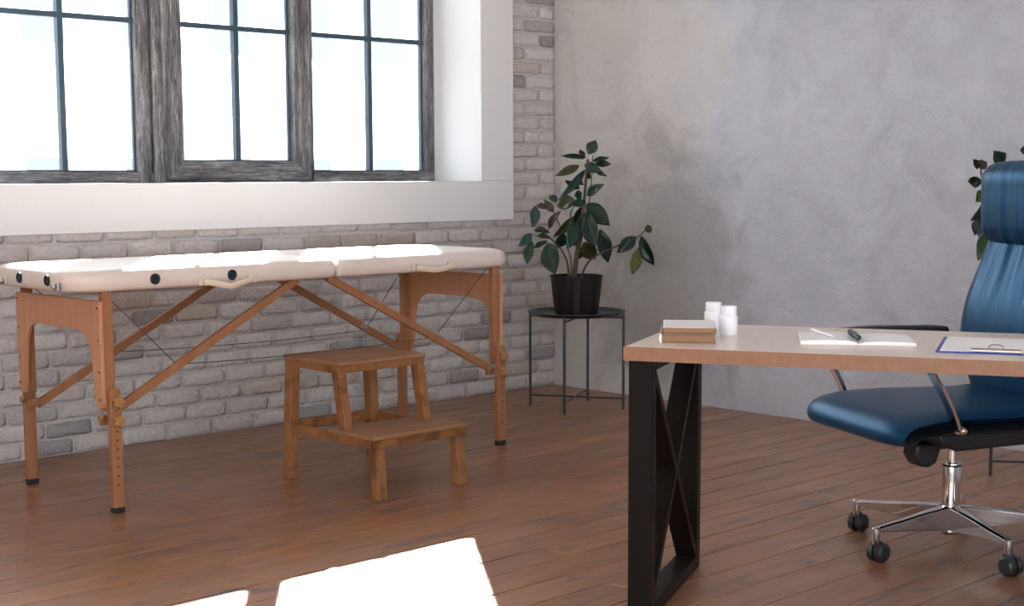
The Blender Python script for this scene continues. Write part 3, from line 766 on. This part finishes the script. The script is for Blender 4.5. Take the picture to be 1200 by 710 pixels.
def pen(name,label,cat,p,q,rad,m1,m2):
    P=nbm@Vector(p); Q=nbm@Vector(q); d=Q-P; L=d.length
    o=thing(name,label,cat,P); o.rotation_mode='QUATERNION'; o.rotation_quaternion=d.to_track_quat('Z','X')
    MB().lathe([(.001,0),(rad*.4,.004),(rad*.9,.016),(rad,.02),(rad,L*.55)],n=16).build('barrel',m2,o)
    MB().lathe([(rad*1.12,L*.5),(rad*1.15,L*.52),(rad*1.15,L-.004),(rad*.9,L)],n=16).build('cap',m1,o)
    MB().box2((rad*1.1,-.0015,L*.56),(rad*1.1+.002,.0015,L-.006)).build('clip',M_steel,o)
    return o
pen('pen','dark navy pen lying across the notebook fold','pen',(.002,-.108,.0185),(-.010,.040,.0205),.0075,M_pen,M_pen)
o=pen('pen','slim white pen on the left notebook page','pen',(-.058,-.060,.0175),(-.108,.085,.0200),.0042,M_plastic,M_plastic)

# clipboard
cb=thing('clipboard','blue clipboard holding white paper on the right of the desk','clipboard',(-2.487,-3.793,DH),R_(26.5))
# local: +x into the desk, -y to the right along the near edge
MB().box2((0,0,0),(.335,-.275,.0035)).build('board',M_blue,cb,bevel=.0012)
MB().box2((.012,-.010,.0036),(.325,-.265,.0052)).build('paper',M_paper,cb)
m=MB(); prof=[(.004,.0052),(.004,.010),(.010,.0135),(.030,.0075),(.034,.0055)]
m.loft([[(x,-.082,z) for x,z in prof],[(x,-.198,z) for x,z in prof]])
cp=m.build('clip',M_clip,cb,bevel=.0006)
MB().tube([(.012,-.122,.0125),(.020,-.124,.018),(.026,-.132,.021),(.028,-.140,.0215),(.026,-.148,.021),(.020,-.156,.018),(.012,-.158,.0125)],.0018,8).build('spring_wire',M_steel,cp)

# ------------------------------------------------------------------ office chair
ch=thing('office_chair','high-backed blue-black leather office chair with chrome base behind the desk','office chair',(-1.640,-3.370,0),R_(155))
wrx=[random.uniform(0,6.28) for _ in range(12)]
def pad(name,center,normal_dir,halfw,thick,widthfn,wr,par=ch,crown=.012,m=M_leather,edge=.02,nseg=84):
    """upholstered pad: center = list of (x,z) along its length; thickness inward; widthfn(s) half width; wr(s,q) wrinkle height"""
    pts=[Vector((a,0,b)) for a,b in center]; sm=[]
    for i in range(len(pts)-1):
        for k in range(8):
            tt=k/8; p0=pts[max(i-1,0)];p1=pts[i];p2=pts[i+1];p3=pts[min(i+2,len(pts)-1)]
            sm.append(.5*((2*p1)+(p2-p0)*tt+(2*p0-5*p1+4*p2-p3)*tt*tt+(3*p1-p0-3*p2+p3)*tt**3))
    sm.append(pts[-1]); N=len(sm)
    M_=MB(); rings=[]
    for i,p in enumerate(sm):
        s=i/(N-1); d=(sm[min(i+1,N-1)]-sm[max(i-1,0)]).normalized()
        nn=Vector((-d.z,0,d.x))*normal_dir
        e=min(s,1-s)*((N-1)*.012)
        endf=min(1,(min(s,1-s)*11))**.5
        W_=widthfn(s); ring=[]
        T_=thick*(.22+.78*endf)
        for k in range(nseg+1):
            q=-1+2*k/nseg
            y=W_*math.copysign(1-(1-abs(q))**1.45,q) if abs(q)>.5 else W_*q*(1-.5**1.45)/.5
            prof=(1-abs(y/W_)**7)
            ring.append(p+Vector((0,y,0))+nn*(T_*.5*prof+crown*(1-(y/W_)**2)+wr(s,y/W_)*endf*prof))
        for k in range(nseg,-1,-1):
            q=-1+2*k/nseg
            y=W_*math.copysign(1-(1-abs(q))**1.45,q) if abs(q)>.5 else W_*q*(1-.5**1.45)/.5
            prof=(1-abs(y/W_)**7)
            ring.append(p+Vector((0,y,0))-nn*(T_*.5*prof+.0005))
        rings.append(ring)
    M_.loft(rings); return M_.build(name,m,par,sharp=70)
def folds(amp,fade0,fade1):
    def fn(s,q):
        k=0
        for i,(fr,a) in enumerate(((17,1),(27,.9),(41,.6),(59,.4))):
            k+=a*math.sin(fr*q+wrx[i]+1.6*math.sin(2.6*s+wrx[i+4]))
        return amp*k*max(0,min(1,(fade1-s)/(fade1-fade0)))
    return fn
# seat (front to rear), underside shell
def seat_w(s): return .262+.020*math.sin(math.pi*min(1,s*1.1))-.012*max(0,(s-.7)/.3)
pad('seat',[(.348,.385),(.352,.410),(.325,.438),(.25,.452),(.12,.455),(-.03,.452),(-.16,.452),(-.235,.462)],1,0,.052,seat_w,lambda s,q:.0012*math.sin(13*s*3+q)*max(0,s-.3),crown=.010)
pad('seat_shell',[(.322,.382),(.30,.405),(.22,.418),(.08,.415),(-.10,.412),(-.24,.425)],1,0,.040,lambda s:seat_w(s)+.002,lambda s,q:0,m=M_shell,crown=0)
MB().prism([(.21,.405),(-.20,.41),(-.215,.385),(-.17,.358),(.14,.350),(.20,.375)],-.225,.225,lambda a,b,c:(a,c,b)).build('seat_pan',M_shell,ch,bevel=.012,seg=3)
# backrest: lower end leans forward to the lumbar bulge, then back
def back_w(s): return .250+.024*math.sin(math.pi*min(1,s*1.1))-.016*max(0,s-.45)/.55
bk=[(-.262,.425),(-.240,.50),(-.212,.62),(-.222,.74),(-.258,.86),(-.296,.985)]
pad('backrest',bk,-1,0,.060,back_w,folds(.0022,.98,.15) if False else (lambda s,q:folds(.0026,0,1)(1-s,q)*(.25+.75*s)),crown=.010)
pad('back_shell',[(x-.034,z) for x,z in bk],-1,0,.024,lambda s:back_w(s)-.004,lambda s,q:0,m=M_shell,crown=-.002)
pad('headrest',[(-.272,.972),(-.258,.982),(-.252,1.04),(-.250,1.10),(-.250,1.140),(-.268,1.154)],-1,0,.075,lambda s:.238-.004*s,lambda s,q:folds(.0016,0,1)(.35*s,q)*min(1,(1-s)*2.5),crown=.012)
# arms: flat chrome bar up from the seat side, black pad on top
for sg in (-1,1):
    y=.296*sg
    ap=[(.185,.425),(.20,.44),(.222,.492),(.262,.560),(.298,.612),(.300,.630),(.275,.640),(.10,.640),(-.12,.633),(-.215,.622)]
    m=MB(); rings=[]
    for i,(x,z) in enumerate(ap):
        d=Vector((ap[min(i+1,len(ap)-1)][0]-ap[max(i-1,0)][0],0,ap[min(i+1,len(ap)-1)][1]-ap[max(i-1,0)][1])).normalized(); nn=Vector((-d.z,0,d.x))
        p=Vector((x,y,z)); w=.017; tt=.006
        rings.append([p+Vector((0,-w,0))-nn*tt,p+Vector((0,w,0))-nn*tt,p+Vector((0,w,0))+nn*tt,p+Vector((0,-w,0))+nn*tt])
    m.loft(rings); ar=m.build('armrest',M_chrome,ch,bevel=.002)
    m=MB(); rings=[]
    for x,z,w,h in ((.285,.648,.016,.006),(.26,.652,.026,.011),(.10,.654,.028,.013),(-.12,.648,.028,.013),(-.165,.646,.024,.011),(-.175,.644,.014,.005)):
        rings.append([(x,y-w,z-h*.6),(x,y+w,z-h*.6),(x,y+w,z+h*.3),(x,y+w*.7,z+h),(x,y-w*.7,z+h),(x,y-w,z+h*.3)])
    m.loft(rings); m.build('arm_pad',M_shell,ar,bevel=.003)
    rot=Vector((0,sg,0)).to_track_quat('Z','Y').to_matrix()
    MB().lathe([(.013,-.035),(.013,.004),(.009,.012),(.004,.014)],(.188,y+.008*sg,.428),20,rot).build('pivot_bolt',M_chrome,ar)
# tilt lever and mechanism
MB().prism([(.215,.36),(.22,.325),(.20,.292),(.17,.288),(.145,.30),(.125,.36)],.06,.13,lambda a,b,c:(a,c,b)).build('tilt_lever',M_shell,ch,bevel=.008,seg=3)
MB().box2((-.09,-.07,.325),(.10,.07,.36)).build('tilt_mechanism',M_shell,ch,bevel=.012,seg=3)
# gas lift
MB().lathe([(.0145,.26),(.0145,.352)],n=24).build('piston',M_chrome,ch)
MB().lathe([(.024,.045),(.0275,.05),(.0275,.095),(.0275,.262),(.026,.268),(.015,.27)],n=32).build('gas_lift_column',M_chrome,ch)
MB().lathe([(.0285,.258),(.029,.259),(.029,.264),(.0285,.265)],n=32).build('column_ring',M_shell,ch)
base=MB().lathe([(.030,.052),(.034,.056),(.034,.128),(.031,.134),(.028,.134)],n=32).build('hub',M_chrome,ch)
for k in range(5):
    a=R_(24+72*k-155); ca,sa=math.cos(a),math.sin(a); R0=.318
    def pt(rad,y,z): return (ca*rad-sa*y, sa*rad+ca*y, z)
    m=MB(); rings=[]
    for rad,hw,zb,zt,lip in ((.028,.022,.062,.132,.0),(.12,.018,.072,.124,0),(.22,.0145,.083,.112,0),(.30,.0125,.090,.104,0),(R0,.012,.091,.101,0)):
        rings.append([pt(rad,-hw,zb),pt(rad,hw,zb),pt(rad,hw,zt),pt(rad,hw*.45,zt+.004),pt(rad,-hw*.45,zt+.004),pt(rad,-hw,zt)])
    m.loft(rings); lg=m.build('base_arm',M_chrome,ch,bevel=.0015)
    MB().lathe([(.011,.055),(.0125,.058),(.0125,.103),(.010,.106)],pt(R0,0,0),20).build('caster_socket',M_chrome,lg)
    # twin-wheel caster, swivelled
    sw=R_((120,118,110,8,80)[k]); ax=Vector((math.cos(sw),math.sin(sw),0)); tr=Vector((-ax.y,ax.x,0))
    c=Vector(pt(R0,0,.030))+tr*.012
    rot=ax.to_track_quat('Z','Y').to_matrix()
    cs=MB()
    cs.tube([c-ax*.010,c+ax*.010],.019,16); cs.box(Vector(pt(R0,0,.056))+tr*.004,(.026,.026,.016))
    cs=cs.build('caster',M_caster,ch,bevel=.002)
    for sgn in (-1,1):
        MB().lathe([(.006,.0285),(.022,.0275),(.0285,.022),(.030,.015),(.030,.007),(.028,.0045)] if sgn>0 else [(.028,-.0045),(.030,-.007),(.030,-.015),(.0285,-.022),(.022,-.0275),(.006,-.0285)],c,28,rot).build('wheel',M_caster,cs)

# ------------------------------------------------------------------ light
w=bpy.data.worlds.new('world'); scn.world=w; w.use_nodes=True
bg=w.node_tree.nodes['Background']; bg.inputs[0].default_value=(.88,.94,1,1); bg.inputs[1].default_value=7.8
sun=bpy.data.lights.new('sun','SUN'); so=bpy.data.objects.new('sun',sun); COL.objects.link(so)
el=math.atan(.587); to=Vector((.606*math.cos(el),.796*math.cos(el),math.sin(el)))
so.rotation_euler=to.to_track_quat('Z','Y').to_euler(); so.location=(6,8,9)
sun.energy=60; sun.angle=R_(.8); sun.color=(1,.97,.93)

vs=scn.view_settings; vs.view_transform='Standard'; vs.look='None'; vs.gamma=1; vs.exposure=0; vs.use_curve_mapping=False
scn.cycles.max_bounces=8; scn.cycles.diffuse_bounces=5; scn.cycles.glossy_bounces=4; scn.cycles.transparent_max_bounces=12
scn.cycles.caustics_reflective=False; scn.cycles.caustics_refractive=False
scn.cycles.use_denoising=True
